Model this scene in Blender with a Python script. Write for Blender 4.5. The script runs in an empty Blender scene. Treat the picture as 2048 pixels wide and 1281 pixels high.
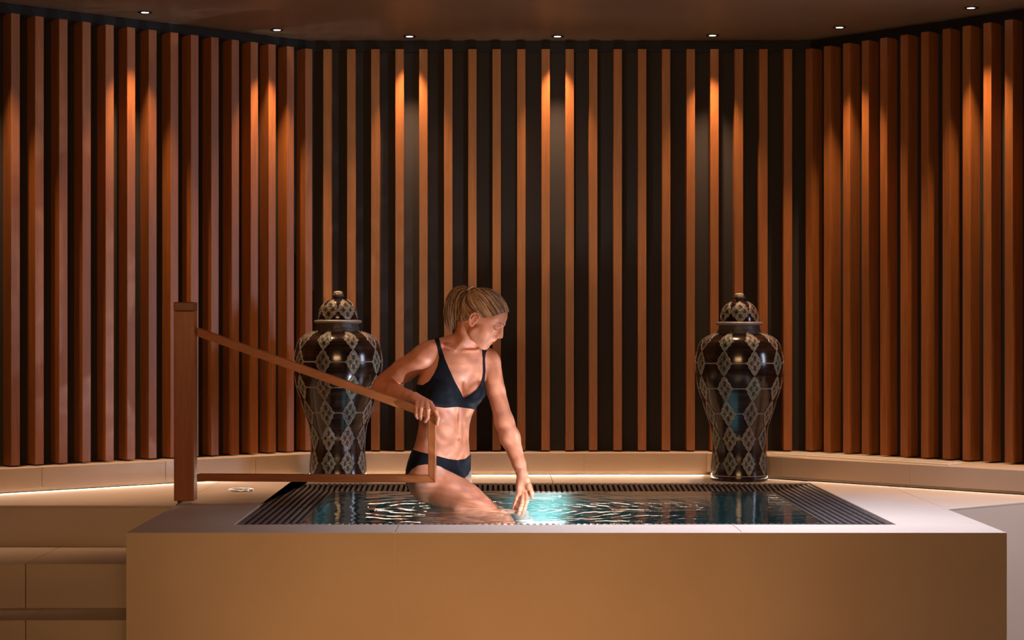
import bpy, bmesh, math, random
import numpy as np
from mathutils import Vector, Matrix
random.seed(7)
rng = np.random.default_rng(7)
# ---------------------------------------------------------------- camera
F, VX, VY, H = 3700.0, 988.0, 662.0, 0.72      # focal in px, principal point, eye height over the deck
SC = bpy.context.scene
COL = SC.collection
def P(x, y, D):                                 # pixel + depth -> world point
    return Vector(((x - VX) / F * D, D, H - (y - VY) / F * D))
cam = bpy.data.cameras.new('camera'); camo = bpy.data.objects.new('camera', cam); COL.objects.link(camo)
camo.location = (0, 0, H); camo.rotation_euler = (math.pi / 2, 0, 0)
cam.sensor_width = 36; cam.lens = F / 2048 * 36
cam.shift_x = (1024 - VX) / 2048; cam.shift_y = (VY - 640.5) / 2048
cam.clip_end = 60
SC.camera = camo
SC.view_settings.view_transform = 'Standard'; SC.view_settings.look = 'None'
SC.view_settings.gamma = 1; SC.view_settings.exposure = 0.0
SC.view_settings.use_curve_mapping = False
# ---------------------------------------------------------------- world + main lights
w = bpy.data.worlds.new('world'); SC.world = w; w.use_nodes = True
w.node_tree.nodes['Background'].inputs[0].default_value = (0.9, 0.48, 0.28, 1)
w.node_tree.nodes['Background'].inputs[1].default_value = 0.014
def area(name, loc, target, sx, sy, power, col, spread=180):
    l = bpy.data.lights.new(name, 'AREA'); l.shape = 'RECTANGLE'; l.size = sx; l.size_y = sy
    l.energy = power; l.color = col; l.spread = math.radians(spread)
    o = bpy.data.objects.new(name, l); COL.objects.link(o); o.location = loc
    d = Vector(target) - Vector(loc); o.rotation_euler = d.to_track_quat('-Z', 'Y').to_euler()
    return o
def spot(name, loc, target, power, col, ang, blend=.5, r=.02):
    l = bpy.data.lights.new(name, 'SPOT'); l.energy = power; l.color = col
    l.spot_size = math.radians(ang); l.spot_blend = blend; l.shadow_soft_size = r
    o = bpy.data.objects.new(name, l); COL.objects.link(o); o.location = loc
    d = Vector(target) - Vector(loc); o.rotation_euler = d.to_track_quat('-Z', 'Y').to_euler()
    return o
WARM = (1.0, .56, .28); COOL = (.78, .80, 1.0)
area('window_light', (4.3, 7.25, 1.1), (0, 8.1, .1), .9, 1.0, 24, COOL, 120)
area('room_fill', (-.4, .5, 1.9), (0, 9.3, .95), 2.4, .8, 18, (1.0, .54, .24), 60)  # added warm fill from the camera end, for slats and pool front
spot('bather_key', (-1.7, 6.2, 2.15), (-.14, 7.85, .45), 24, (1, .46, .19), 34, .8, .04)  # added warm key on the bather's shoulder and arm, no fixture
area('low_front_fill', (.0, 5.45, -.75), (.0, 6.6, -.25), 2.0, .3, 2.9, (1.0, .45, .145), 100)  # added unseen fill, brightens the pool front but not the steps
area('pool_overhead_light', (1.1, 6.8, 2.15), (1.1, 6.95, 0), 1.9, .35, 30, (.76, .79, 1.0), 75)
area('right_floor_fill', (3.4, 6.4, -.7), (2.2, 7.2, -.3), .5, .5, 4, WARM, 180)  # added warm fill low on the right, out of view

# ---------------------------------------------------------------- helpers
def link(name, me, mat=None, parent=None):
    o = bpy.data.objects.new(name, me); COL.objects.link(o)
    if mat: me.materials.append(mat)
    if parent is not None: o.parent = parent
    return o
def tag(o, label=None, cat=None, group=None, kind=None):
    if label: o['label'] = label
    if cat: o['category'] = cat
    if group: o['group'] = group
    if kind: o['kind'] = kind
    return o
def empty(name, loc, label, cat, group=None):
    o = bpy.data.objects.new(name, None); COL.objects.link(o); o.location = loc; o.empty_display_size = .05
    return tag(o, label, cat, group)
def mesh(name, verts, faces, smooth=False):
    me = bpy.data.meshes.new(name); me.from_pydata([tuple(v) for v in verts], [], [tuple(f) for f in faces]); me.update()
    if smooth: me.shade_smooth()
    return me
class MB:
    def __init__(s): s.v = []; s.f = []
    def add(s, v, f):
        n = len(s.v); s.v += [Vector(q) for q in v]; s.f += [tuple(i + n for i in q) for q in f]; return s
    def prism(s, poly, z0, z1):                 # poly counter-clockwise seen from above
        n = len(poly)
        v = [(x, y, z0) for x, y in poly] + [(x, y, z1) for x, y in poly]
        f = [tuple(range(n))[::-1], tuple(range(n, 2 * n))] + [(i, (i + 1) % n, n + (i + 1) % n, n + i) for i in range(n)]
        return s.add(v, f)
    def box(s, a, b): return s.prism([(a[0], a[1]), (b[0], a[1]), (b[0], b[1]), (a[0], b[1])], a[2], b[2])
    def bar(s, p, q, w, h, up=(0, 0, 1), off=(0, 0, 0)):   # rectangular bar from p to q, w sideways, h along up
        p = Vector(p); q = Vector(q); d = (q - p).normalized(); sd = d.cross(Vector(up)).normalized(); u = sd.cross(d)
        v = []
        for c in (p, q):
            for a, b in ((-1, -1), (1, -1), (1, 1), (-1, 1)): v.append(c + sd * a * w / 2 + u * b * h / 2)
        return s.add(v, [(3, 2, 1, 0), (4, 5, 6, 7), (0, 1, 5, 4), (1, 2, 6, 5), (2, 3, 7, 6), (3, 0, 4, 7)])
    def tube(s, pts, rad, n=10, cap=True, closed=False):
        pts = [Vector(p) for p in pts]; m = len(pts); base = len(s.v); prev = None
        for i, p in enumerate(pts):
            if closed: t = pts[(i + 1) % m] - pts[i - 1]
            else: t = pts[min(i + 1, m - 1)] - pts[max(i - 1, 0)]
            t.normalize()
            if prev is None: prev = t.orthogonal().normalized()
            u = (prev - t * prev.dot(t)).normalized(); prev = u; w_ = t.cross(u)
            r = rad[i] if hasattr(rad, '__len__') else rad
            for k in range(n):
                a = 2 * math.pi * k / n; s.v.append(p + (u * math.cos(a) + w_ * math.sin(a)) * r)
        for i in range(m if closed else m - 1):
            for k in range(n):
                a = base + i * n; b = base + ((i + 1) % m) * n
                s.f.append((a + k, a + (k + 1) % n, b + (k + 1) % n, b + k))
        if cap and not closed:
            s.f.append(tuple(base + k for k in range(n))[::-1]); s.f.append(tuple(base + (m - 1) * n + k for k in range(n)))
        return s
    def lathe(s, prof, n=64, cx=0, cy=0):
        base = len(s.v)
        for r, z in prof:
            for k in range(n):
                a = 2 * math.pi * k / n; s.v.append(Vector((cx + r * math.cos(a), cy + r * math.sin(a), z)))
        for i in range(len(prof) - 1):
            for k in range(n):
                a = base + i * n; b = a + n; s.f.append((a + k, a + (k + 1) % n, b + (k + 1) % n, b + k))
        s.f.append(tuple(base + k for k in range(n))[::-1])
        t = base + (len(prof) - 1) * n; s.f.append(tuple(t + k for k in range(n)))
        return s
    def build(s, name, mat, parent=None, smooth=False, bevel=0, seg=2, loc=None):
        me = mesh(name, s.v, s.f)
        bm = bmesh.new(); bm.from_mesh(me)
        bmesh.ops.recalc_face_normals(bm, faces=bm.faces)
        if bevel:
            bmesh.ops.bevel(bm, geom=[e for e in bm.edges if len(e.link_faces) == 2 and e.calc_face_angle() > .3], offset=bevel, segments=seg, affect='EDGES', profile=.5)
        bm.to_mesh(me); bm.free()
        if smooth: me.shade_smooth()
        o = link(name, me, mat, parent)
        if loc is not None: o.location = loc
        return o
def sharp(o, ang=40):
    o.data.shade_smooth(); o.data.set_sharp_from_angle(angle=math.radians(ang)); return o
# ---------------------------------------------------------------- materials
def nodes(name):
    m = bpy.data.materials.new(name); m.use_nodes = True; nt = m.node_tree
    return m, nt, nt.nodes['Principled BSDF']
def ramp(nt, stops):
    r = nt.nodes.new('ShaderNodeValToRGB'); e = r.color_ramp.elements
    while len(e) < len(stops): e.new(.5)
    for i, (p, c) in enumerate(stops): e[i].position = p; e[i].color = (*c, 1)
    return r
def noise(nt, scale, detail=4, vec=None, rough=.5, dist=0):
    n = nt.nodes.new('ShaderNodeTexNoise'); n.inputs['Scale'].default_value = scale; n.inputs['Detail'].default_value = detail
    n.inputs['Roughness'].default_value = rough; n.inputs['Distortion'].default_value = dist
    if vec is not None: nt.links.new(vec, n.inputs['Vector'])
    return n
def mapping(nt, src, scale, loc=None):
    mp = nt.nodes.new('ShaderNodeMapping'); mp.inputs['Scale'].default_value = scale
    nt.links.new(src, mp.inputs['Vector'])
    if loc is not None: nt.links.new(loc, mp.inputs['Location'])
    return mp
def bump(nt, h, bsdf, strength=.2, dist=.002):
    b = nt.nodes.new('ShaderNodeBump'); b.inputs['Strength'].default_value = strength; b.inputs['Distance'].default_value = dist
    nt.links.new(h, b.inputs['Height']); nt.links.new(b.outputs[0], bsdf.inputs['Normal']); return b
def plain(name, col, rough=.5, metal=0, spec=.5):
    m, nt, b = nodes(name); b.inputs['Base Color'].default_value = (*col, 1); b.inputs['Roughness'].default_value = rough
    b.inputs['Metallic'].default_value = metal; b.inputs['Specular IOR Level'].default_value = spec
    return m
def wood(name, dark, light, axis='Z', rough=.42, rnd=.35):
    m, nt, b = nodes(name); tc = nt.nodes.new('ShaderNodeTexCoord'); oi = nt.nodes.new('ShaderNodeObjectInfo')
    sc = {'Z': (1, 1, .06), 'X': (.06, 1, 1)}[axis]
    cmb = nt.nodes.new('ShaderNodeCombineXYZ'); mul = nt.nodes.new('ShaderNodeMath'); mul.operation = 'MULTIPLY'; mul.inputs[1].default_value = 37
    nt.links.new(oi.outputs['Random'], mul.inputs[0])
    for i in range(3): nt.links.new(mul.outputs[0], cmb.inputs[i])
    mp = mapping(nt, tc.outputs['Object'], sc, cmb.outputs[0])
    n1 = noise(nt, 26, 6, mp.outputs[0], .6, 1.2); n2 = noise(nt, 160, 5, mp.outputs[0], .65, .3)
    wv = nt.nodes.new('ShaderNodeMix'); wv.data_type = 'FLOAT'; wv.inputs[0].default_value = .45
    nt.links.new(n1.outputs[0], wv.inputs[2]); nt.links.new(n2.outputs[0], wv.inputs[3])
    r = ramp(nt, [(.3, dark), (.55, tuple((a + c) / 2 for a, c in zip(dark, light))), (.72, light)])
    nt.links.new(wv.outputs[0], r.inputs[0])
    hv = nt.nodes.new('ShaderNodeHueSaturation'); mr = nt.nodes.new('ShaderNodeMapRange')
    mr.inputs[3].default_value = 1 - rnd; mr.inputs[4].default_value = 1 + rnd
    nt.links.new(oi.outputs['Random'], mr.inputs[0]); nt.links.new(mr.outputs[0], hv.inputs['Value'])
    nt.links.new(r.outputs[0], hv.inputs['Color']); nt.links.new(hv.outputs[0], b.inputs['Base Color'])
    b.inputs['Roughness'].default_value = rough
    bump(nt, n2.outputs[0], b, .25, .001)
    return m
def stone(name, c0, c1, rough=.5):
    m, nt, b = nodes(name); tc = nt.nodes.new('ShaderNodeTexCoord')
    n1 = noise(nt, 2.2, 5, tc.outputs['Object'], .55); n2 = noise(nt, 260, 3, tc.outputs['Object'], .6)
    mx = nt.nodes.new('ShaderNodeMix'); mx.data_type = 'FLOAT'; mx.inputs[0].default_value = .35
    nt.links.new(n1.outputs[0], mx.inputs[2]); nt.links.new(n2.outputs[0], mx.inputs[3])
    r = ramp(nt, [(.3, c0), (.7, c1)]); nt.links.new(mx.outputs[0], r.inputs[0]); nt.links.new(r.outputs[0], b.inputs['Base Color'])
    b.inputs['Roughness'].default_value = rough; bump(nt, n2.outputs[0], b, .08, .001)
    return m
M = {}
M['slat'] = wood('slat_wood', (.20, .066, .016), (.41, .142, .034), rnd=.12)
M['rail'] = wood('rail_wood', (.24, .066, .018), (.48, .170, .050), 'X', .33, .05)
M['post'] = wood('post_wood', (.22, .056, .015), (.44, .150, .042), 'Z', .33, .05)
M['cap'] = wood('cap_wood', (.13, .042, .018), (.21, .075, .03), 'X', .3, .05)
M['stone'] = stone('beige_stone', (.52, .41, .32), (.60, .49, .39))
M['grout'] = plain('pale_grout', (.68, .58, .47), .8)
M['wall'] = plain('dark_plaster', (.022, .017, .015), .8)
M['wallblack'] = plain('black_panel', (.004, .004, .004), .7)
M['white'] = plain('white_metal', (.8, .78, .74), .4)
M['dark'] = plain('black_gap', (.01, .01, .01), .7)
M['chrome'] = plain('chrome', (.8, .8, .82), .12, 1)
M['black_metal'] = plain('black_metal', (.012, .011, .011), .35)
m, nt, b = nodes('ceiling_plaster'); tc = nt.nodes.new('ShaderNodeTexCoord')
n1 = noise(nt, 1.3, 4, tc.outputs['Object']); r = ramp(nt, [(.3, (.17, .105, .06)), (.7, (.24, .155, .09))]); nt.links.new(n1.outputs[0], r.inputs[0]); nt.links.new(r.outputs[0], b.inputs['Base Color'])
b.inputs['Roughness'].default_value = .42; M['ceil'] = m
m, nt, b = nodes('rubber'); tc = nt.nodes.new('ShaderNodeTexCoord'); n1 = noise(nt, 60, 3, tc.outputs['Object'])
r = ramp(nt, [(.3, (.06, .05, .046)), (.7, (.13, .108, .098))]); nt.links.new(n1.outputs[0], r.inputs[0]); nt.links.new(r.outputs[0], b.inputs['Base Color'])
b.inputs['Roughness'].default_value = .38; M['rubber'] = m
# ---------------------------------------------------------------- geometry of the room (deck top = z 0)
ZC = H + 1.478                                   # ceiling
ZT = H + 1.425; ZB = H - .605                    # slat tops and bottoms
SD = .081; SW = .0430                            # slat depth, width
BK = 9.35                                        # plane of the back slat fronts
LA, LB = Vector((-.934, 9.34)), Vector((-2.147, 8.30))   # left slat front plane
RA, RB = Vector((1.590, 9.34)), Vector((2.357, 8.467))   # right
tl = (LB - LA).normalized(); nl = Vector((-tl.y, tl.x)); nl = nl if nl.y < 0 else -nl
tr = (RB - RA).normalized(); nr = Vector((-tr.y, tr.x)); nr = nr if nr.y < 0 else -nr
WO = SD + .004
def inter(p, d, q, e):
    A = Matrix(((d.x, -e.x), (d.y, -e.y))).inverted(); t = A @ (q - p); return p + d * t[0]
wl0 = LA - nl * WO; wr0 = RA - nr * WO; wb0 = Vector((0, BK + WO))
CL = inter(wl0, tl, wb0, Vector((1, 0))); CR = inter(wr0, tr, wb0, Vector((1, 0)))
EL = CL + tl * 2.7; ER = CR + tr * 2.0
def wall(name, a, b, z0, z1, th=.1, mat='wall'):
    d = (b - a).normalized(); n = Vector((-d.y, d.x)); n = n if n.y > 0 else -n
    q = MB().prism([a, b, b + n * th, a + n * th], z0, z1).build(name, M[mat]); return tag(q, kind='structure')
wall('wall_back', CL, CR, -1.0, ZC); wall('wall_left', EL, CL, -1.0, ZC); wall('wall_right', CR, ER, -1.0, ZC)
for k, (a, b_, n) in enumerate(((EL, CL, nl), (CL, CR, Vector((0, -1))), (CR, ER, nr))):     # black head rail above the slats
    a2 = a + n * .002; b2 = b_ + n * .002
    tag(MB().prism([a2, b2, b2 + n * .012, a2 + n * .012], ZT - .005, ZC - .002).build('trim_%d' % (k + 1), M['wallblack']), kind='structure')
tag(MB().box((-5.5, -2.5, ZC), (5.5, 9.9, ZC + .1)).build('ceiling', M['ceil']), kind='structure')
tag(MB().box((-5.5, -2.5, -1.1), (5.5, 6.9, -1.0)).build('floor', stone('brown_floor', (.20, .09, .035), (.26, .125, .05))), kind='structure')
# ---------------------------------------------------------------- stone platform (deck) with the pool hole
HX0, HX1, HY0, HY1 = -.965, 1.495, 6.866, 8.749
TX0, TX1, TY = -1.312, 1.829, 6.594              # pool surround
PY = 7.63                                        # left platform edge
LG = Vector((-.8575, 9.25)); LGd = Vector((-1.3245, -1.078)).normalized()
RG = Vector((1.064, 9.25)); RGd = Vector((.997, -.915)).normalized()
G = .0012
def slab(poly, parent, z0=-.010, z1=0, name='slab', bev=.0025):
    c = sum((Vector(p) for p in poly), Vector((0, 0))) / len(poly)
    return MB().prism([Vector(p) + (c - Vector(p)).normalized() * G for p in poly], z0, z1).build(name, M['stone'], parent, bevel=bev)
deck = empty('stone_platform', (0, 8.9, 0), 'raised beige stone deck around the pool in front of the slatted walls', 'platform')
LE = LG + LGd * 2.6; RE = RG + RGd * 1.9
def pt(v): return (v.x, v.y)
jl = LG + LGd * ((TX0 - LG.x) / LGd.x); jr = RG + RGd * ((TX1 - RG.x) / RGd.x)
RC = Vector((1.829, 7.483)); RD = Vector((2.231, 7.789)); REd = (RD - RC).normalized()
RF = inter(RC, REd, RG, RGd)
LI = LG + LGd * ((PY - LG.y) / LGd.y)
slab([pt(LI), (TX0, PY), pt(jl)], deck)
slab([(TX0, PY), (HX0, PY), (HX0, 9.25), pt(LG), pt(jl)], deck)
slab([(HX0, HY1), (.28, HY1), (.28, 9.25), (HX0, 9.25)], deck)
slab([(.28, HY1), (HX1, HY1), (HX1, 8.84), pt(RG), (.28, 9.25)], deck)
slab([(HX1, RC.y), (TX1, RC.y), pt(jr), (HX1, RG.y + (HX1 - RG.x) / RGd.x * RGd.y)], deck)
slab([pt(RC), pt(RF), pt(jr)], deck)
# platform risers under the deck
MB().prism([(-2.85, PY + .001), (HX0 - .03, PY + .001), (HX0 - .03, PY + .05), (-2.80, PY + .05)], -1.0, -.0102).build('riser', M['stone'], deck)
a = RC + Vector((.0005, .001)); b_ = RF + REd * .6; n = Vector((-REd.y, REd.x))
MB().prism([pt(a), pt(b_), pt(b_ + n * .05), pt(a + n * .05)], -1.0, -.0102).build('riser', M['stone'], deck)
# pool surround
sur = empty('pool_surround', (.25, 6.7, -1.0), 'long beige stone box holding the pool, three panels across its front', 'pool')
J1, J2 = -.354, .886
for x0, x1 in ((TX0, J1), (J1, J2), (J2, TX1)):
    MB().box((x0 + .0008, TY, -.99), (x1 - .0008, TY + .02, -.0005)).build('front_panel', M['stone'], sur, bevel=.0007)
    MB().box((x0 + G, TY + .0205, -.03), (x1 - G, HY0, 0)).build('coping', M['stone'], sur, bevel=.002)
MB().box((TX0, HY0 + .0005, -.03), (HX0, PY - .0005, 0)).build('coping', M['stone'], sur, bevel=.002)
MB().box((HX1, HY0 + .0005, -.03), (TX1, RC.y - .0005, 0)).build('coping', M['stone'], sur, bevel=.002)
MB().box((TX0, TY + .0205, -.99), (TX0 + .02, PY - .001, -.0305)).build('side_panel', M['stone'], sur)
MB().box((TX1 - .02, TY + .0205, -.99), (TX1, RC.y - .001, -.0305)).build('side_panel', M['stone'], sur)
for j_ in (J1, J2): MB().box((j_ - .0009, TY - .0003, -.98), (j_ + .0009, TY + .0195, -.0006)).build('grout', M['grout'], sur)
# pool basin
m, nt, b = nodes('pool_tile'); tc = nt.nodes.new('ShaderNodeTexCoord')
n1 = noise(nt, 3, 3, tc.outputs['Object']); r = ramp(nt, [(.35, (.018, .10, .11)), (.65, (.05, .22, .235))]); nt.links.new(n1.outputs[0], r.inputs[0]); nt.links.new(r.outputs[0], b.inputs['Base Color']); b.inputs['Roughness'].default_value = .4
M['tile'] = m
IX0, IX1, IY0, IY1 = HX0 + .23, HX1 - .23, HY0 + .23, HY1 - .23
ZP = -.66
bs = empty('pool_basin', (.26, 7.8, ZP), 'turquoise basin under the water of the stone pool', 'basin')
MB().box((IX0, IY0, ZP - .03), (IX1, IY1, ZP)).build('basin_floor', M['tile'], bs)
for q in (((IX0 - .04, IY0 - .04), (IX0, IY1 + .04)), ((IX1, IY0 - .04), (IX1 + .04, IY1 + .04)), ((IX0, IY0 - .04), (IX1, IY0)), ((IX0, IY1), (IX1, IY1 + .04))):
    MB().box((q[0][0], q[0][1], ZP - .03), (q[1][0], q[1][1], -.045)).build('basin_wall', M['tile'], bs)
# overflow gratings : ribs all run front to back, sloping 2 cm towards the water
def zslope(x, y):
    d = min(x - HX0, HX1 - x, y - HY0, HY1 - y); return -.002 - .018 * min(max(d / .23, 0), 1)
def grating(label, poly_fn, x0, x1):
    mb = MB(); pitch = .0245; n = int((x1 - x0) / pitch); pitch = (x1 - x0) / n
    for i in range(n):
        xc = x0 + (i + .5) * pitch; y0, y1 = poly_fn(xc)
        if y1 - y0 < .01: continue
        hw = pitch * .30
        for (u, v_) in ((y0, y1),):
            pr = [(-hw, -.012), (-hw, -.004), (-hw * .6, 0), (hw * .6, 0), (hw, -.004), (hw, -.012)]
            vs = [(xc + a, yy, zslope(xc, yy) + c) for yy in (u, v_) for a, c in pr]
            mb.add(vs, [(0, 1, 2, 3, 4, 5)[::-1], (6, 7, 8, 9, 10, 11)] + [(k, (k + 1) % 6, 6 + (k + 1) % 6, 6 + k) for k in range(6)])
    o = mb.build('overflow_grating', M['rubber']); return tag(o, label, 'grating', 'ribbed overflow gratings framing the pool')
g_ = .004
grating('dark ribbed grating along the left edge of the pool', lambda x: (HY0 + (x - HX0) + g_, HY1 - (x - HX0) - g_), HX0 + g_, IX0)
grating('dark ribbed grating along the right edge of the pool', lambda x: (HY0 + (HX1 - x) + g_, HY1 - (HX1 - x) - g_), IX1, HX1 - g_)
grating('dark ribbed grating along the far edge of the pool, below the two vases', lambda x: (HY1 - min(.23, x - HX0, HX1 - x), HY1 - g_), HX0 + g_, HX1 - g_)
grating('narrow dark grating just behind the front lip of the pool', lambda x: (HY0 + g_, HY0 + min(.23, x - HX0, HX1 - x)), HX0 + g_, HX1 - g_)
tr_ = empty('overflow_channel', (.26, 6.9, -.1), 'dark channel under the ribbed gratings around the water', 'channel')
for q in (((HX0, HY0), (IX0 - .045, HY1)), ((IX1 + .045, HY0), (HX1, HY1)), ((IX0 - .045, HY0), (IX1 + .045, IY0 - .045)), ((IX0 - .045, IY1 + .045), (IX1 + .045, HY1))):
    MB().box((q[0][0], q[0][1], -.12), (q[1][0], q[1][1], -.10)).build('channel_floor', M['dark'], tr_)
for q in (((HX0 - .02, HY0 - .02), (HX0, HY1 + .02)), ((HX1, HY0 - .02), (HX1 + .02, HY1 + .02)), ((HX0, HY0 - .02), (HX1, HY0)), ((HX0, HY1), (HX1, HY1 + .02))):
    MB().box((q[0][0], q[0][1], -.12), (q[1][0], q[1][1], -.031)).build('channel_side', M['dark'], tr_)
# ---------------------------------------------------------------- ledges with a lit shadow gap
LZ = H - .6125
def ledge(label, quad, cuts, glow):
    # quad: front-a, front-b, back-b, back-a ; cuts: fractions along the front where slabs meet
    fa, fb, bb, ba = [Vector(q) for q in quad]
    root = empty('stone_ledge', ((fa.x + fb.x) / 2, (fa.y + fb.y) / 2, 0), label, 'ledge')
    inv = Vector(root.location)
    ts = [0] + cuts + [1]
    n = (fb - fa).normalized(); n = Vector((-n.y, n.x)); n = n if n.y > 0 else -n
    for t0, t1 in zip(ts, ts[1:]):
        e = .0012 / (fb - fa).length
        a, b2 = fa.lerp(fb, t0 + e), fa.lerp(fb, t1 - e); c, d = ba.lerp(bb, t1 - e), ba.lerp(bb, t0 + e)
        o = MB().prism([pt(a), pt(b2), pt(c), pt(d)], .014, LZ).build('ledge_slab', M['stone'], root, bevel=.0015); o.location = -inv
    a, b2 = fa + n * .035, fb + n * .035
    o = MB().prism([pt(a), pt(b2), pt(bb), pt(ba)], .0003, .0135).build('plinth', M['stone'], root); o.location = -inv
    L = (fb - fa).length; mid = (fa + fb) / 2 + n * .02
    l = area('ledge_strip_light', (mid.x, mid.y, .0125), (mid.x - n.x, mid.y - n.y, -.55), L * .98, .006, glow[0] * L, glow[1], 180)
    return root
wbk = BK + WO
ledge('beige stone ledge under the left slatted wall', [pt(LE), pt(LG), pt(CL), pt(EL)], [.42, .66, .85], (1.1, (1, .80, .62)))
ledge('beige stone ledge under the back slatted wall, behind the bather and both vases', [pt(LG), pt(RG), pt(CR), pt(CL)], [.36, .68], (2.0, (1, .78, .58)))
ledge('deep beige stone ledge under the right slatted wall, carrying a white vent', [pt(RG), pt(RE), pt(ER), pt(CR)], [.24, .6], (.3, (1, .80, .62)))
# white linear vent on the right ledge
va, vb, vc, vd = Vector((1.372, 9.175)), Vector((2.063, 8.405)), Vector((2.160, 8.50)), Vector((1.462, 9.262))
vr = empty('linear_vent', (1.77, 8.83, LZ), 'flat white linear air vent lying on the right stone ledge', 'vent')
o = MB().prism([pt(va), pt(vb), pt(vc), pt(vd)], LZ, LZ + .006).build('vent_frame', M['white'], vr, bevel=.0015); o.location = -Vector(vr.location)
for t in (.3, .6):
    p0, p1 = va.lerp(vd, t).lerp(vb.lerp(vc, t), .02), va.lerp(vd, t).lerp(vb.lerp(vc, t), .98)
    o = MB().bar((p0.x, p0.y, LZ + .0062), (p1.x, p1.y, LZ + .0062), .010, .0012).build('vent_slot', plain('vent_slot', (.3, .27, .24), .6), vr); o.location = -Vector(vr.location)
# ---------------------------------------------------------------- wall slats
slat_me = MB().box((-SW / 2, 0, ZB), (SW / 2, SD, ZT)).build('wood_slat', M['slat'], bevel=.0015)
proto = slat_me.data; bpy.data.objects.remove(slat_me)
LX = [31, 79, 126.8, 173.3, 219.5, 262.5, 305.5, 349, 389.5, 430, 470.8, 508.8, 544.5, 581, 617.8]
BX = [654.8, 702.5, 750.5, 799, 846.8, 896.5, 944.8, 993.3, 1042.5, 1091.3, 1139.5, 1186.5, 1235.5, 1284.3, 1332.3, 1381.5, 1429, 1478, 1527, 1576]
RX = [1617.8, 1654.3, 1693, 1730.5, 1767.3, 1808, 1849.5, 1892.5, 1932.8, 1974.5, 2017.5]
def on_plane(x, A, d):                            # pixel column -> point on a vertical wall plane
    k = (x - VX) / F                              # X = k*Y
    t = (k * A.y - A.x) / (d.x - k * d.y); return A + d * t
desc_l = ['at the left end of', 'second from the left end of', 'third from the left end of']
cnt = 0
def slat(p, nrm, label, group):
    global cnt
    o = bpy.data.objects.new('wood_slat', proto); COL.objects.link(o); o.location = (p.x, p.y, 0)
    o.rotation_euler = (0, 0, math.atan2(-nrm.x * -1, -nrm.y)); tag(o, label, 'slat', group); cnt += 1
    return o
num = ['first', 'second', 'third', 'fourth', 'fifth', 'sixth', 'seventh', 'eighth', 'ninth', 'tenth', 'eleventh', 'twelfth', 'thirteenth', 'fourteenth', 'fifteenth', 'sixteenth', 'seventeenth', 'eighteenth', 'nineteenth', 'twentieth']
pts = [on_plane(x, LA, tl) for x in LX]
for i, p in enumerate(pts):
    ex = ', brightly spotlit' if i in (5, 6, 11, 12) else ''
    slat(p, nl, 'wooden wall slat, %s from the left on the left wall%s' % (num[i], ex), 'wooden slats on the left wall')
step = (pts[0] - pts[1])
for k in (1, 2, 3, 4): slat(pts[0] + step * k, nl, 'wooden wall slat, %s one beyond the left edge of the photo' % num[k - 1], 'wooden slats on the left wall beyond the frame')
for i, x in enumerate(BX):
    nm = num[i] if i < 10 else num[len(BX) - 1 - i]; side = 'left' if i < 10 else 'right'
    slat(Vector(((x - VX) / F * BK, BK)), Vector((0, -1)), 'wooden wall slat, %s from the %s on the back wall' % (nm, side), 'wooden slats on the back wall')
pts = [on_plane(x, RA, tr) for x in RX]
for i, p in enumerate(pts):
    slat(p, nr, 'vertical wooden slat, %s from the back corner on the right wall' % num[i], 'wooden slats on the right wall')
step = (pts[-1] - pts[-2])
for k in (1, 2, 3, 4): slat(pts[-1] + step * k, nr, 'wooden wall slat, %s one beyond the right edge of the photo' % num[k - 1], 'wooden slats on the right wall beyond the frame')
# ---------------------------------------------------------------- downlights
em, nt, b = nodes('lamp_glow'); b.inputs['Emission Color'].default_value = (1, .93, .85, 1); b.inputs['Emission Strength'].default_value = 12; b.inputs['Base Color'].default_value = (0, 0, 0, 1)
ring_mb = MB().lathe([(.0185, -.0005), (.031, -.0005), (.033, -.003), (.031, -.005), (.020, -.004), (.0185, -.0005)], 32)
DL = [(290, 24), (554, 59), (819, 72), (1115, 72), (1425, 70), (1679, 54), (1942, 15)]
pos = [Vector(((x - VX) / F * (1.478 * F / (VY - y)), 1.478 * F / (VY - y), ZC)) for x, y in DL]
pos = [pos[0] * 2 - pos[1]] + pos + [pos[-1] * 2 - pos[-2]]
lab = ['left of the photo', 'leftmost in the ceiling, above the left wall', 'second from the left, near the left corner', 'third from the left, between the left vase and the bather', 'near the middle of the row, right of the bather', 'third from the right, above the right vase', 'second from the right, near the right corner', 'rightmost in the ceiling, above the right wall', 'right of the photo']
r0 = rl = None
for i, p in enumerate(pos):
    e = empty('downlight', p, 'round black ceiling spotlight, ' + lab[i], 'spotlight', 'recessed spotlights along the ceiling edge')
    if i == 0:
        rg = ring_mb.build('trim_ring', M['black_metal'], e, smooth=True)
        ln = MB().lathe([(.0001, -.003), (.017, -.003), (.0172, -.001), (.0001, -.001)], 24).build('lens', em, e)
        r0, rl = rg.data, ln.data
    else:
        link('trim_ring', r0, None, e); link('lens', rl, None, e)
    n = nl if i <= 2 and i < 2 else (nr if i > 6 else Vector((0, -1)))
    tgt = Vector((p.x - n.x * .035, p.y - n.y * .035, 0))
    s_ = spot('downlight_beam', (p.x, p.y, ZC - .012), tgt, 96, (1, .60, .34), 60, 1.0, .012)
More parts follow.
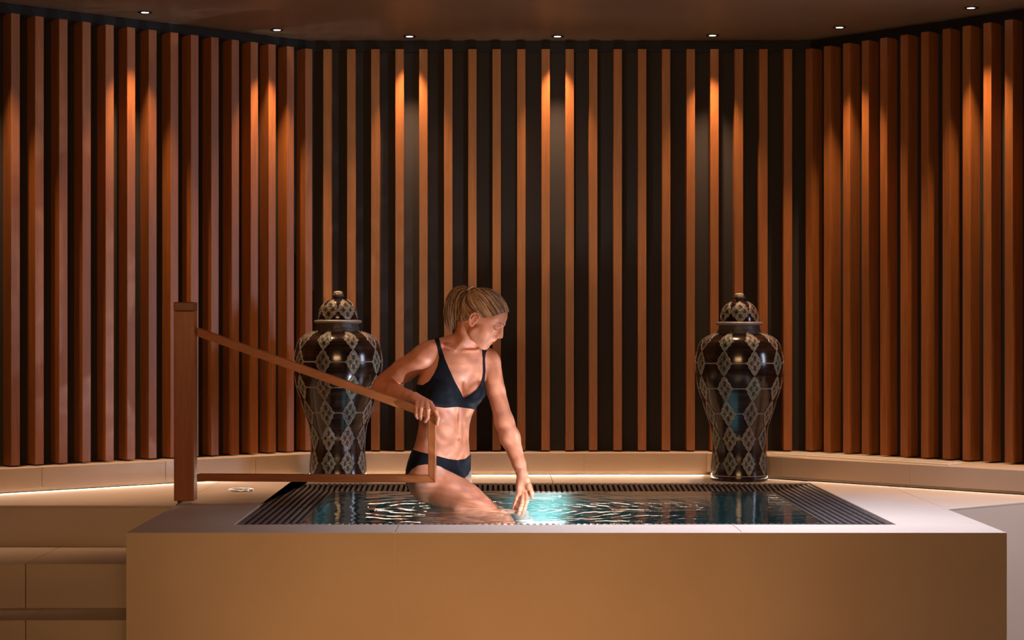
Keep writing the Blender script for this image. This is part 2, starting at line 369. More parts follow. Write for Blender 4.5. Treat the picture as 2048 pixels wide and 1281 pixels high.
# ---------------------------------------------------------------- steps on the left
st = empty('stone_steps', (-2.5, 7.0, -1.0), 'beige stone steps leading up to the deck left of the pool', 'steps')
edges = [(7.054, -.170, -.337), (6.75, -.337, -.504), (6.45, -.504, -.67), (6.15, -.67, -.837)]
prevY = PY
for i, (fy, zt, zb) in enumerate(edges):
    x51 = (51 - VX) / F * fy
    far = -2.8; sl = .035 / .12 * .6
    poly = [(far, fy - (x51 - far) * .12), (x51, fy), (TX0 - .001, fy), (TX0 - .001, prevY), (far, prevY)]
    MB().prism([(x51 + .0012, fy), (TX0 - .001, fy), (TX0 - .001, prevY), (x51 + .0012, prevY)], zb - .02 if i < 3 else -1.0, zt).build('step', M['stone'], st, bevel=.002)
    MB().prism([(far, fy - (x51 - far) * .12), (x51 - .0012, fy), (x51 - .0012, prevY), (far, prevY)], zb - .02 if i < 3 else -1.0, zt).build('step', M['stone'], st, bevel=.002)
    prevY = fy + .0
for o in st.children: o.location = -Vector(st.location)
for root in (deck, sur, bs, tr_):
    for o in root.children: o.location = -Vector(root.location)
# ---------------------------------------------------------------- handrail
hr = empty('handrail', P(371, 1011, 7.66), 'reddish wooden handrail with a thick square post and a framed arm over the water', 'handrail')
hl = -Vector(hr.location)
PW = .0835; px = (347.5 - VX) / F * 7.63
q = MB().box((px, 7.63, .017), (px + PW, 7.63 + PW, .72 + (662 - 623) / F * 7.63)).build('post', M['post'], hr, bevel=.003); q.location = hl
q = MB().box((px - .001, 7.629, .72 + (662 - 622.6) / F * 7.63), (px + PW + .001, 7.631 + PW, .72 + (662 - 604.5) / F * 7.63)).build('post_cap', M['cap'], hr, bevel=.004); q.location = hl
q = MB().box((px + .008, 7.64, 0), (px + PW - .012, 7.63 + PW - .01, .004)).box((px + .012, 7.65, .004), (px + PW - .02, 7.63 + PW - .02, .017)).build('metal_foot', M['chrome'], hr); q.location = hl
D0, D1 = 7.692, 7.630                             # rail plane at the post and at its free end
RDp = .052
def rp(x, y):
    D = D0 + (D1 - D0) * (x - 394) / (871 - 394); return P(x, y, D - RDp / 2)
def railpiece(name, poly, mat):
    c = [rp(*p) for p in poly]; nrm = Vector((D0 - D1, (rp(871, 900).x - rp(394, 900).x), 0)).normalized()
    v = c + [k + nrm * RDp for k in c]; n = len(c)
    f = [tuple(range(n)), tuple(range(n, 2 * n))[::-1]] + [(i, (i + 1) % n, n + (i + 1) % n, n + i) for i in range(n)]
    q = MB().add(v, f).build(name, M[mat], hr, bevel=.002); q.location = hl; return q
def ty(x): return 656.3 + (x - 394) * .3560
railpiece('top_rail', [(393.5, ty(393.5)), (870.5, ty(870.5)), (856, ty(856) + 17.2), (393.5, ty(393.5) + 16.6)], 'rail')
railpiece('end_post', [(870.6, ty(870.6) + .3), (870.6, 966), (856, 951.8), (856, ty(856) + 17.5)], 'post')
railpiece('bottom_rail', [(393.5, 949.2), (855.8, 951.6), (870.3, 966.2), (393.5, 963.6)], 'rail')
# ---------------------------------------------------------------- chrome floor ring
dr = empty('floor_drain', P(482, 983, 8.30), 'round chrome drain ring set in the deck left of the pool', 'drain')
MB().lathe([(.040, .0002), (.055, .0002), (.056, .006), (.053, .009), (.043, .009), (.040, .006), (.040, .0002)], 40).build('ring', M['chrome'], dr, smooth=True)
MB().lathe([(.0001, .0002), (.039, .0002), (.039, .003), (.0001, .0035)], 32).build('drain_cover', M['white'], dr)
MB().box((-.004, -.004, .003), (.004, .004, .012)).build('drain_knob', M['chrome'], dr, bevel=.001)
# ---------------------------------------------------------------- vases
K = 1 / 1293.
prof = [(176, 1218), (177, 1205), (175, 1185), (171, 1150), (168, 1100), (164, 1050), (163, 1000), (165, 950), (173, 900), (186, 850), (202, 800), (220, 750), (236, 700), (251, 650), (262, 600), (269, 540), (270, 480), (264, 425), (251, 382), (232, 352), (205, 330), (172, 314), (146, 306)]
prof = [(r * K, (1218 - y) * K) for r, y in prof]
def fine(pr, n=6):
    out = []
    for i in range(len(pr) - 1):
        p0 = pr[max(i - 1, 0)]; p1 = pr[i]; p2 = pr[i + 1]; p3 = pr[min(i + 2, len(pr) - 1)]
        for k in range(n):
            t = k / n
            out.append(tuple(.5 * (2 * p1[j] + (p2[j] - p0[j]) * t + (2 * p0[j] - 5 * p1[j] + 4 * p2[j] - p3[j]) * t * t + (-p0[j] + 3 * p1[j] - 3 * p2[j] + p3[j]) * t ** 3) for j in (0, 1)))
    return out + [pr[-1]]
bprof = fine(prof, 4)
neck = [(k[0] * K, (1218 - k[1]) * K) for k in [(142, 308), (139, 300), (135, 292), (136, 289), (131, 284), (132, 280), (127, 273), (129, 270), (126, 262), (128, 256), (128, 252)]]
rim = [(k[0] * K, (1218 - k[1]) * K) for k in [(120, 254), (138, 252), (147, 246), (148, 240), (143, 234), (125, 231), (116, 230)]]
dome = fine([(k[0] * K, (1218 - k[1]) * K) for k in [(117, 232), (117, 215), (113, 190), (104, 160), (90, 136), (68, 116), (46, 106), (30, 103)]], 4)
fin = [(k[0] * K, (1218 - k[1]) * K) for k in [(40, 105), (44, 103), (22, 101), (21, 96), (27, 92), (38, 87), (39, 82), (34, 76), (31, 66)]]
fcap = [(k[0] * K, (1218 - k[1]) * K) for k in [(27, 66), (29, 62), (24, 56), (8, 52)]]
def rad_at(pr, z):
    for (r0_, z0), (r1_, z1) in zip(pr, pr[1:]):
        if z0 <= z <= z1: return r0_ + (r1_ - r0_) * (z - z0) / (z1 - z0 + 1e-9)
    return pr[-1][0] if z > pr[-1][1] else pr[0][0]
def surf(pr, th, z, off):
    r_ = rad_at(pr, z); dz = .004; s = (rad_at(pr, z + dz) - rad_at(pr, z - dz)) / (2 * dz)
    L = math.sqrt(1 + s * s); r2 = r_ + off / L; return Vector((r2 * math.cos(th), r2 * math.sin(th), z - off * s / L))
m, nt, b = nodes('brown_glaze'); tc = nt.nodes.new('ShaderNodeTexCoord'); mp = mapping(nt, tc.outputs['Object'], (2, 2, 40)); n1 = noise(nt, 2, 4, mp.outputs[0])
r = ramp(nt, [(.35, (.008, .004, .003)), (.7, (.035, .016, .010))]); nt.links.new(n1.outputs[0], r.inputs[0]); nt.links.new(r.outputs[0], b.inputs['Base Color']); b.inputs['Roughness'].default_value = .16
M['glaze'] = m
m, nt, b = nodes('carved_neck'); tc = nt.nodes.new('ShaderNodeTexCoord'); n1 = noise(nt, 90, 4, tc.outputs['Object'])
r = ramp(nt, [(.35, (.03, .024, .02)), (.7, (.10, .08, .07))]); nt.links.new(n1.outputs[0], r.inputs[0]); nt.links.new(r.outputs[0], b.inputs['Base Color']); b.inputs['Roughness'].default_value = .45
bump(nt, n1.outputs[0], b, .5, .003); M['neck'] = m
m, nt, b = nodes('filigree_metal'); tc = nt.nodes.new('ShaderNodeTexCoord'); at = nt.nodes.new('ShaderNodeAttribute'); at.attribute_name = 'tone'
vo = nt.nodes.new('ShaderNodeTexVoronoi'); vo.inputs['Scale'].default_value = 150; vo.feature = 'DISTANCE_TO_EDGE'; nt.links.new(tc.outputs['Object'], vo.inputs['Vector'])
n1 = noise(nt, 160, 4, tc.outputs['Object']); r = ramp(nt, [(.02, (.045, .038, .03)), (.14, (.27, .235, .19)), (.4, (.50, .45, .37))])
nt.links.new(vo.outputs[0], r.inputs[0])
mx = nt.nodes.new('ShaderNodeMix'); mx.data_type = 'RGBA'; mx.blend_type = 'MULTIPLY'; mx.inputs[0].default_value = 1
nt.links.new(r.outputs[0], mx.inputs[6]); nt.links.new(at.outputs['Color'], mx.inputs[7]); nt.links.new(mx.outputs[2], b.inputs['Base Color'])
b.inputs['Metallic'].default_value = .1; b.inputs['Roughness'].default_value = .45; bump(nt, n1.outputs[0], b, .6, .003); M['fili'] = m
M['wire'] = plain('pewter_wire', (.27, .245, .225), .42, .3)
def scal(t):                                     # scalloped diamond: half width (0..1) at t in -1..1
    a = abs(t); w_ = (1 - a) ** .80
    return max(.0, w_ * (1 + .10 * math.cos(a * math.pi * 5.2)) * .98)
tones = [(1.0, .98, .85), (.70, .90, .76), (.85, .66, .55), (.95, .90, .72), (.62, .58, .56)]
def medallion(acc, outl, pr, th0, zc, hh, hw, tone, ns=24, nc=12):
    base = len(acc.v)
    for i in range(ns + 1):
        t = -1 + 2 * i / ns; z = zc + t * hh; wv = scal(t) * hw
        for k in range(nc + 1):
            u = -1 + 2 * k / nc; edge = 1 - max(abs(u), 0); s_ = u * wv
            r_ = rad_at(pr, z); off = .0015 + .0045 * (1 - u * u) * (1 - t * t)
            x_, y_ = s_ / hw, t
            hole = 0
            for cx_, cz_, ra, rb in ((0, .42, .20, .22), (0, -.42, .20, .22), (.42, 0, .16, .20), (-.42, 0, .16, .20)):
                q_ = ((x_ - cx_) / ra) ** 2 + ((y_ - cz_) / rb) ** 2
                if q_ < 1: hole = 1
            acc.v.append(surf(pr, th0 + s_ / max(r_, .03), z, off - .004 * hole))
            acc.c.append(tuple(c * (.10 if hole else 1) for c in tone))
    for i in range(ns):
        for k in range(nc):
            a = base + i * (nc + 1) + k; acc.f.append((a, a + 1, a + nc + 2, a + nc + 1))
    ring = []
    for i in range(ns + 1):
        t = -1 + 2 * i / ns; z = zc + t * hh; ring.append(surf(pr, th0 + scal(t) * hw / max(rad_at(pr, z), .03), z, .002))
    for i in range(ns - 1, 0, -1):
        t = -1 + 2 * i / ns; z = zc + t * hh; ring.append(surf(pr, th0 - scal(t) * hw / max(rad_at(pr, z), .03), z, .002))
    outl.tube(ring, .0022, 6, closed=True)
def vase(label, loc, rot, sc, lo):
    root = empty('lidded_vase', loc, label, 'vase', 'tall lidded vases behind the pool')
    root.rotation_euler = (0, 0, rot); root.scale = (sc, sc, sc)
    MB().lathe(bprof, 72).build('vase_body', M['glaze'], root, smooth=True)
    MB().lathe(neck, 64).build('vase_neck', M['neck'], root, smooth=True)
    lid = MB().lathe(dome, 64).build('lid', M['glaze'], root, smooth=True)
    MB().lathe(rim, 64).build('lid_rim', M['wire'], lid, smooth=True)
    MB().lathe(fin, 40).build('finial', M['neck'], lid, smooth=True)
    MB().lathe(fcap, 32).build('finial_cap', plain('cream_clay', (.55, .45, .30), .5), lid, smooth=True)
    for host, rows, ncol, pr in ((root, [(355, 56, 44), (487, 74, 49), (642, 74, 47), (797, 78, 47), (955, 78, 45), (1108, 74, 43)], 9, bprof), (lid, [(172, 63, 62)], 6, dome)):
        acc = MB(); acc.c = []; out = MB()
        for ri, (yc, hh, hw) in enumerate(rows):
            for c in range(ncol):
                th = 2 * math.pi * (c + (.5 if pr is bprof else lo)) / ncol; tone = tones[(c * 2 + ri * 3 + (c * ri) % 2) % 5]
                medallion(acc, out, pr, th, (1218 - yc) * K, hh * K, hw * K, tone)
                if pr is bprof and ri in (1, 2, 3):
                    z = (1218 - yc) * K; r_ = rad_at(pr, z); a0 = th + hw * K * .98 / r_; a1 = th + 2 * math.pi / ncol - hw * K * .98 / r_
                    if a1 > a0: out.tube([surf(pr, a0 + (a1 - a0) * t / 6, z, .001) for t in range(7)], .0026, 6)
        if pr is bprof:
            for yy, rr in ((300, .003), (1186, .0025)):
                z = (1218 - yy) * K; out.tube([surf(pr, 2 * math.pi * k / 48, z, .001) for k in range(48)], rr, 6, closed=True) if yy > 310 else None
        me = mesh('metal_medallions', acc.v, acc.f, True); ca = me.color_attributes.new('tone', 'FLOAT_COLOR', 'POINT')
        for i, c in enumerate(acc.c): ca.data[i].color = (*c, 1)
        link('metal_medallions', me, M['fili'], host); out.build('metal_wirework', M['wire'], host, smooth=True)
    return root
# the medallion columns sit 20 degrees either side of the line to the camera
vl = P(676, 662, 8.95); vl.z = 0; vr_ = P(1478.5, 662, 8.93); vr_.z = 0
def facing(v): return math.atan2(-v.y, -v.x)     # direction towards the camera
vase('tall dark brown lidded vase with pewter medallions, left of the bather behind the handrail', vl, facing(vl), 1.012, .5)
vase('tall dark brown lidded vase with pewter medallions, standing alone on the right behind the pool', vr_, facing(vr_), 1.0, .05)
# ---------------------------------------------------------------- water
ZW = -.020
WX0, WX1, WY0, WY1 = IX0 - .012, IX1 + .012, IY0 - .012, IY1 + .012
hc0 = P(1041, 1019, 7.655); th0 = P(925, 1014, 7.74)
nxg, nyg = 420, 320
xs_ = np.linspace(WX0, WX1, nxg); ys_ = np.linspace(WY0, WY1, nyg); XX, YY = np.meshgrid(xs_, ys_, indexing='ij')
def ring_wave(cx, cy, lam, amp, dec, ph=0):
    r_ = np.hypot(XX - cx, YY - cy); return amp * np.cos(2 * np.pi * r_ / lam + ph) * np.exp(-r_ / dec) * np.clip(r_ / .03, 0, 1)
ZZ = ring_wave(hc0.x, hc0.y, .062, .0022, .26) + ring_wave(th0.x - .08, th0.y, .11, .0020, .40, 1) + ring_wave(th0.x + .12, th0.y, .085, .0012, .30, 2)
ph_ = rng.uniform(0, 6.28, 14)
for i in range(14):
    a = rng.uniform(-.9, .9) + math.pi / 2; lam = rng.uniform(.07, .30)
    ZZ += .00030 * np.cos(2 * np.pi * (XX * math.cos(a) + YY * math.sin(a)) / lam + ph_[i]) * (lam / .15) * np.exp(-((XX - .0) / .55) ** 2)
vv = [(XX[i, j], YY[i, j], ZW + ZZ[i, j]) for i in range(nxg) for j in range(nyg)]
ff = [(i * nyg + j, (i + 1) * nyg + j, (i + 1) * nyg + j + 1, i * nyg + j + 1) for i in range(nxg - 1) for j in range(nyg - 1)]
m = bpy.data.materials.new('water'); m.use_nodes = True; nt = m.node_tree; nt.nodes.remove(nt.nodes['Principled BSDF'])
out = nt.nodes['Material Output']; tr1 = nt.nodes.new('ShaderNodeBsdfTransparent'); tr1.inputs[0].default_value = (.62, .84, .84, 1)
rf = nt.nodes.new('ShaderNodeBsdfRefraction'); rf.inputs['IOR'].default_value = 1.12; rf.inputs['Roughness'].default_value = .0; rf.inputs['Color'].default_value = (.55, .80, .80, 1)
gl = nt.nodes.new('ShaderNodeBsdfGlossy'); gl.inputs['Roughness'].default_value = .03
fr = nt.nodes.new('ShaderNodeFresnel'); fr.inputs['IOR'].default_value = 1.62
m1 = nt.nodes.new('ShaderNodeMixShader'); m1.inputs[0].default_value = .45; m2 = nt.nodes.new('ShaderNodeMixShader')
nt.links.new(tr1.outputs[0], m1.inputs[1]); nt.links.new(rf.outputs[0], m1.inputs[2]); nt.links.new(fr.outputs[0], m2.inputs[0])
nt.links.new(m1.outputs[0], m2.inputs[1]); nt.links.new(gl.outputs[0], m2.inputs[2]); nt.links.new(m2.outputs[0], out.inputs['Surface'])
tc = nt.nodes.new('ShaderNodeTexCoord'); mp = mapping(nt, tc.outputs['Object'], (.55, 1.6, 1)); n1 = noise(nt, 9, 4, mp.outputs[0], .55, .6)
bp = nt.nodes.new('ShaderNodeBump'); bp.inputs['Strength'].default_value = .4; bp.inputs['Distance'].default_value = .004
nt.links.new(n1.outputs[0], bp.inputs['Height'])
for q in (rf, gl, fr): nt.links.new(bp.outputs[0], q.inputs['Normal'])
wo = link('water', mesh('water', vv, ff, True), m); tag(wo, 'clear rippled water filling the pool, glowing turquoise to white from below', 'water')
# underwater lamp on the basin floor, with added beams for bather and wall
bl_ = empty('underwater_light', (.22, IY1 - .16, ZP + .0005), 'round bright white lamp on the pool bottom near its far wall', 'pool light')
e2, nt2, b2 = nodes('pool_lamp_glow'); b2.inputs['Emission Color'].default_value = (.86, .97, 1, 1); b2.inputs['Emission Strength'].default_value = 9
MB().lathe([(.0001, 0), (.11, 0), (.11, .006), (.0001, .010)], 32).build('lens', e2, bl_, smooth=True)
MB().lathe([(.112, 0), (.13, 0), (.128, .010), (.114, .012), (.112, 0)], 40).build('trim_ring', M['chrome'], bl_, smooth=True)
def caustic(l, scale, col):
    l.use_nodes = True; nt = l.node_tree; em_ = nt.nodes['Emission']; tc = nt.nodes.new('ShaderNodeTexCoord'); n = noise(nt, scale, 2, tc.outputs['Normal'], .5, 2.2)
    r = ramp(nt, [(.30, (.55, .55, .55)), (.52, (.9, .9, .9)), (.68, (1.7, 1.65, 1.5))]); nt.links.new(n.outputs[0], r.inputs[0])
    nt.links.new(r.outputs[0], em_.inputs['Strength'])
s1 = spot('pool_fill_beam', (.30, IY1 - .10, -.09), (-.10, 7.75, .22), 30, (1, .80, .84), 110, .5, .006); caustic(s1.data, 9, None)
s2 = spot('pool_fill_beam', (.55, 7.20, -.12), (-.12, 7.86, .32), 210, (1, .76, .92), 56, .6, .008); caustic(s2.data, 11, None)  # added beam near the surface to brighten her chest, no lamp there
area('pool_glow', (.30, 7.8, ZP + .02), (.30, 7.8, 1), 1.2, .7, 3, (.55, .95, 1.0), 180)
spot('pool_wall_wash', (.22, IY1 - .30, -.42), (.22, IY1, -.03), 230, (1, .62, .58), 44, 1.0, .02)  # added spot in mid-water, whitens the far basin wall
# ---------------------------------------------------------------- the bather : a signed distance field turned into one skin
PX = 1 / 474.
def W(x, y, D): return np.array(P(x, y, D))
class Fld:
    def __init__(s): s.pr = []
    def add(s, kind, lo, hi, k, fn, sub=False): s.pr.append((kind, np.array(lo), np.array(hi), k, fn, sub)); return s
    def cone(s, a, b, ra, rb, k=.015):
        a = np.array(a, float); b = np.array(b, float); ba = b - a; L2 = ba @ ba
        def fn(X, Y, Z):
            px, py, pz = X - a[0], Y - a[1], Z - a[2]
            t = np.clip((px * ba[0] + py * ba[1] + pz * ba[2]) / L2, 0, 1)
            d = np.sqrt((px - ba[0] * t) ** 2 + (py - ba[1] * t) ** 2 + (pz - ba[2] * t) ** 2)
            return d - (ra + (rb - ra) * t)
        r = max(ra, rb); return s.add('c', np.minimum(a, b) - r, np.maximum(a, b) + r, k, fn)
    def ell(s, c, r, R=np.eye(3), k=.015, sub=False):
        c = np.array(c, float); r = np.array(r, float); R = np.array(R)
        def fn(X, Y, Z):
            px, py, pz = X - c[0], Y - c[1], Z - c[2]
            q = [(px * R[0, i] + py * R[1, i] + pz * R[2, i]) for i in range(3)]
            k0 = np.sqrt(sum((q[i] / r[i]) ** 2 for i in range(3))); k1 = np.sqrt(sum((q[i] / r[i] ** 2) ** 2 for i in range(3))) + 1e-9
            return k0 * (k0 - 1) / k1
        ext = np.abs(R) @ r; return s.add('e', c - ext, c + ext, k, fn, sub)
    def eval(s, xs, ys, zs):
        A = np.full((len(xs), len(ys), len(zs)), .5, np.float32)
        for kind, lo, hi, k, fn, sub in s.pr:
            m_ = k + .022; sl = []
            for ax, l, h in zip((xs, ys, zs), lo - m_, hi + m_): sl.append(slice(int(np.searchsorted(ax, l)), int(np.searchsorted(ax, h))))
            if any(q.stop <= q.start for q in sl): continue
            B = fn(xs[sl[0]][:, None, None], ys[sl[1]][None, :, None], zs[sl[2]][None, None, :]).astype(np.float32)
            C = A[sl[0], sl[1], sl[2]]
            if sub:
                B = -B; h = np.clip(.5 - .5 * (B - C) / k, 0, 1); A[sl[0], sl[1], sl[2]] = C * h + B * (1 - h) + k * h * (1 - h)
            else:
                h = np.clip(.5 + .5 * (C - B) / k, 0, 1); A[sl[0], sl[1], sl[2]] = C * (1 - h) + B * h - k * h * (1 - h)
        return A
    def at(s, p):
        p = np.array(p, float); return float(s.eval(p[0:1], p[1:2], p[2:3])[0, 0, 0])
    def front(s, x, y, d0=7.5, d1=8.0, step=.002):   # first surface met going away from the viewer along a view line
        for D in np.arange(d0, d1, step):
            if s.at(W(x, y, D)) < 0: return D
        return d1
def snets(A, org, h):
    S = A < 0; nx, ny, nz = A.shape
    c = np.zeros((nx - 1, ny - 1, nz - 1), np.int8)
    for i in (0, 1):
        for j in (0, 1):
            for k in (0, 1): c += S[i:nx - 1 + i, j:ny - 1 + j, k:nz - 1 + k]
    I, J, K_ = np.nonzero((c > 0) & (c < 8)); n = len(I); idx = np.full(c.shape, -1, np.int32); idx[I, J, K_] = np.arange(n)
    acc = np.zeros((n, 3)); cnt_ = np.zeros(n)
    cor = [(0, 0, 0), (1, 0, 0), (0, 1, 0), (1, 1, 0), (0, 0, 1), (1, 0, 1), (0, 1, 1), (1, 1, 1)]
    for a in range(8):
        for b_ in range(a + 1, 8):
            if sum(abs(cor[a][q] - cor[b_][q]) for q in range(3)) != 1: continue
            fa = A[I + cor[a][0], J + cor[a][1], K_ + cor[a][2]]; fb = A[I + cor[b_][0], J + cor[b_][1], K_ + cor[b_][2]]
            mk = (fa < 0) != (fb < 0); t = np.where(mk, fa / np.where(mk, fa - fb, 1), 0)
            for q in range(3): acc[:, q] += np.where(mk, cor[a][q] + t * (cor[b_][q] - cor[a][q]), 0)
            cnt_ += mk
    V = (acc / cnt_[:, None] + np.stack([I, J, K_], 1)) * h + np.array(org)
    Q = []
    for ax in range(3):
        o1, o2 = [(1, 2), (2, 0), (0, 1)][ax]
        sl0 = [slice(None)] * 3; sl1 = [slice(None)] * 3; sl0[ax] = slice(0, -1); sl1[ax] = slice(1, None)
        s0 = S[tuple(sl0)]; s1 = S[tuple(sl1)]; e = np.stack(np.nonzero(s0 != s1), 1)
        ok = (e[:, o1] > 0) & (e[:, o2] > 0) & (e[:, o1] < A.shape[o1] - 1) & (e[:, o2] < A.shape[o2] - 1); e = e[ok]
        def cell(d1, d2):
            q = e.copy(); q[:, o1] -= d1; q[:, o2] -= d2; return idx[q[:, 0], q[:, 1], q[:, 2]]
        quad = np.stack([cell(1, 1), cell(0, 1), cell(0, 0), cell(1, 0)], 1)
        inside = s0[e[:, 0], e[:, 1], e[:, 2]]; quad[~inside] = quad[~inside][:, ::-1]; Q.append(quad)
    Q = np.concatenate(Q); return V, Q[(Q >= 0).all(1)]
def grid(lo, hi, h):
    return [np.arange(lo[i], hi[i], h) for i in range(3)]
def np_mesh(name, V, Q):
    me = bpy.data.meshes.new(name); me.vertices.add(len(V)); me.vertices.foreach_set('co', V.astype(np.float32).ravel())
    me.loops.add(len(Q) * 4); me.loops.foreach_set('vertex_index', Q.astype(np.int32).ravel())
    me.polygons.add(len(Q)); me.polygons.foreach_set('loop_start', np.arange(0, len(Q) * 4, 4, dtype=np.int32))
    me.update(calc_edges=True); me.validate(); me.shade_smooth(); return me
# ---- torso loft : pixel rows measured in the photograph (y, left, right, facing angle, half depth m, centre depth)
rows = [(684, 900, 950, 22, .050, 7.86), (694, 880, 966, 24, .070, 7.86), (702, 864, 974, 25, .082, 7.86), (715, 856, 977, 26, .092, 7.86), (730, 850, 977, 27, .098, 7.86), (745, 843, 976, 28, .101, 7.862),
        (760, 837, 975, 28, .101, 7.864), (775, 833.5, 973, 29, .099, 7.866), (790, 832.5, 970, 30, .096, 7.868), (805, 833, 961, 31, .092, 7.87), (820, 836, 949, 33, .087, 7.87), (835, 838.5, 942, 34, .083, 7.868),
        (850, 838.5, 938, 36, .081, 7.866), (865, 836, 936.5, 38, .081, 7.864), (880, 833, 936, 40, .083, 7.862), (895, 829, 937, 42, .087, 7.862), (910, 823, 938.5, 44, .092, 7.865), (925, 818, 939, 46, .096, 7.87),
        (940, 814.5, 938, 47, .098, 7.875), (955, 815, 932, 48, .096, 7.88), (970, 818, 925, 48, .090, 7.885), (985, 824, 915, 48, .078, 7.89), (1000, 836, 900, 48, .05, 7.89)]
rw = np.array(rows, float)
zr = np.array([W(900, y, 7.82)[2] for y in rw[:, 0]])[::-1]
cxr = np.array([(W((l + r_) / 2, y, 7.82)[0]) for y, l, r_ in rw[:, :3]])[::-1]
hwr = ((rw[:, 2] - rw[:, 1]) / 2 / F * 7.82)[::-1]; phr = np.radians(rw[:, 3])[::-1]; dpr = rw[:, 4][::-1]; cyr = rw[:, 5][::-1]
def torso_fn(X, Y, Z):
    z = Z.ravel(); I = lambda a: np.interp(z, zr, a)[None, None, :]
    cx, cy, hw, ph, dp = I(cxr), I(cyr), I(hwr), I(phr), I(dpr)
    w_ = np.sqrt(np.maximum(hw ** 2 - (dp * np.sin(ph)) ** 2, .0004)) / np.cos(ph)
    dx = X - cx; dy = Y - cy; u = dx * np.cos(ph) + dy * np.sin(ph); v = -dx * np.sin(ph) + dy * np.cos(ph)
    # spine groove at the back, soft midline at the front
    f = (np.abs(u / w_) ** 2.15 + np.abs(v / dp) ** 2.15) ** (1 / 2.15) + 1e-6
    L = np.sqrt(u * u + v * v); d = L * (1 - 1 / f); d = np.where(L < .02, -.05, d)
    d = d + .0035 * np.exp(-(u / .012) ** 2) * (v < 0) * np.clip((Z - .30) / .06, 0, 1) * np.clip((.50 - Z) / .05, 0, 1) + .004 * np.exp(-(u / .014) ** 2) * (v > 0)
    return np.maximum(d, np.maximum(Z - zr[-1], zr[0] - Z))
SK = Fld()       # torso, breasts, hips : what the swimwear follows
SK.add('t', (cxr.min() - .2, 7.72, zr[0]), (cxr.max() + .2, 8.02, zr[-1]), .012, torso_fn)
SK.cone(W(918, 684, 7.85), W(862, 700, 7.80), .036, .040, .02)        # trapezius / shoulder, near side
SK.cone(W(938, 690, 7.86), W(975, 716, 7.90), .036, .036, .02)
fL = SK.front(884, 782); fR = SK.front(946, 780)
Rb = np.array([[math.cos(.5), -math.sin(.5), 0], [math.sin(.5), math.cos(.5), 0], [0, 0, 1]])
SK.ell(W(881, 786, fL + .014), (.058, .050, .053), Rb, .014)
SK.ell(W(945, 784, fR + .012), (.048, .050, .050), Rb, .016)
fc = SK.front(925, 782); SK.ell(W(924.5, 778, fc), (.004, .010, .030), Rb, .016, True)
# hips and legs
SK.cone(W(860, 957, 7.875), W(930, 1006, 7.80), .097, .082, .03)     # near (right) thigh
SK.cone(W(930, 1006, 7.80), W(1002, 1054, 7.74), .082, .058, .01)
SK.ell(W(850, 965, 7.93), (.072, .080, .075), np.eye(3), .03)        # buttock
SK.cone(W(905, 948, 7.945), W(918, 1120, 7.95), .082, .056, .03)     # far thigh
B = Fld(); B.pr = list(SK.pr)
B.cone(W(1002, 1054, 7.74), W(990, 1130, 7.79), .054, .052, .02); B.cone(W(990, 1130, 7.79), W(985, 1255, 7.82), .052, .030, .01)
B.cone(W(918, 1120, 7.95), W(900, 1180, 7.98), .052, .050, .02); B.cone(W(900, 1180, 7.98), W(888, 1275, 8.01), .050, .030, .01)
for ax_, ay_, aD in ((985, 1268, 7.82), (888, 1282, 8.01)):
    hz = W(ax_, ay_, aD); hz[2] = ZP + .035; B.cone(hz + (-.03, .01, 0), hz + (.16, -.07, -.012), .034, .020, .02)
# clavicles
for a_, b2_ in (((884, 689), (909, 702)), ((925, 703), (956, 700))):
    d1_, d2_ = B.front(*a_), B.front(*b2_); B.cone(W(*a_, d1_ + .001), W(*b2_, d2_ - .001), .0070, .0062, .007)
# ribs edge and abdomen modelling
for (x, y, rx, rz, dep) in ((872, 838, .030, .018, .004),):
    d_ = B.front(x, y); B.ell(W(x, y, d_ + .012), (rx, .016, rz), np.eye(3), .014)
fm = B.front(914, 848); B.ell(W(914, 850, fm - .002), (.0035, .006, .040), np.eye(3), .014, True)
for (x, y) in ((897, 690), (942, 694)):
    d_ = B.front(x, y); B.ell(W(x, y, d_ - .004), (.022, .010, .007), np.eye(3), .012, True)
dn = B.front(917, 878); B.ell(W(917, 878, dn), (.0045, .010, .0065), np.eye(3), .008, True)
# neck + shoulders + arms
B.cone(W(927, 698, 7.862), W(942, 648, 7.825), .049, .0495, .022)
B.cone(W(908, 704, 7.79), W(948, 660, 7.79), .012, .015, .022)        # sternomastoid
B.ell(W(847, 713, 7.80), (.052, .050, .050), np.eye(3), .03)
B.cone(W(844, 717, 7.80), W(806, 742, 7.84), .050, .0495, .012); B.cone(W(806, 742, 7.84), W(767, 769, 7.895), .0495, .042, .01)
# near forearm resting behind the rail
B.cone(W(761, 777, 7.90), W(788, 785, 7.83), .040, .037, .008); B.cone(W(788, 785, 7.83), W(817, 792.5, 7.745), .037, .0255, .012)
# far arm, reaching down to the water
B.ell(W(979, 722, 7.88), (.044, .046, .048), np.eye(3), .022)
B.cone(W(983, 730, 7.88), W(992, 783, 7.855), .040, .0385, .015); B.cone(W(992, 783, 7.855), W(1009, 845, 7.81), .0385, .037, .012)
B.cone(W(1009, 845, 7.81), W(1020, 876, 7.782), .037, .0405, .025); B.cone(W(1020, 876, 7.782), W(1038, 928, 7.73), .0405, .028, .02)
B.cone(W(1038, 928, 7.73), W(1045, 952, 7.70), .028, .0235, .010)
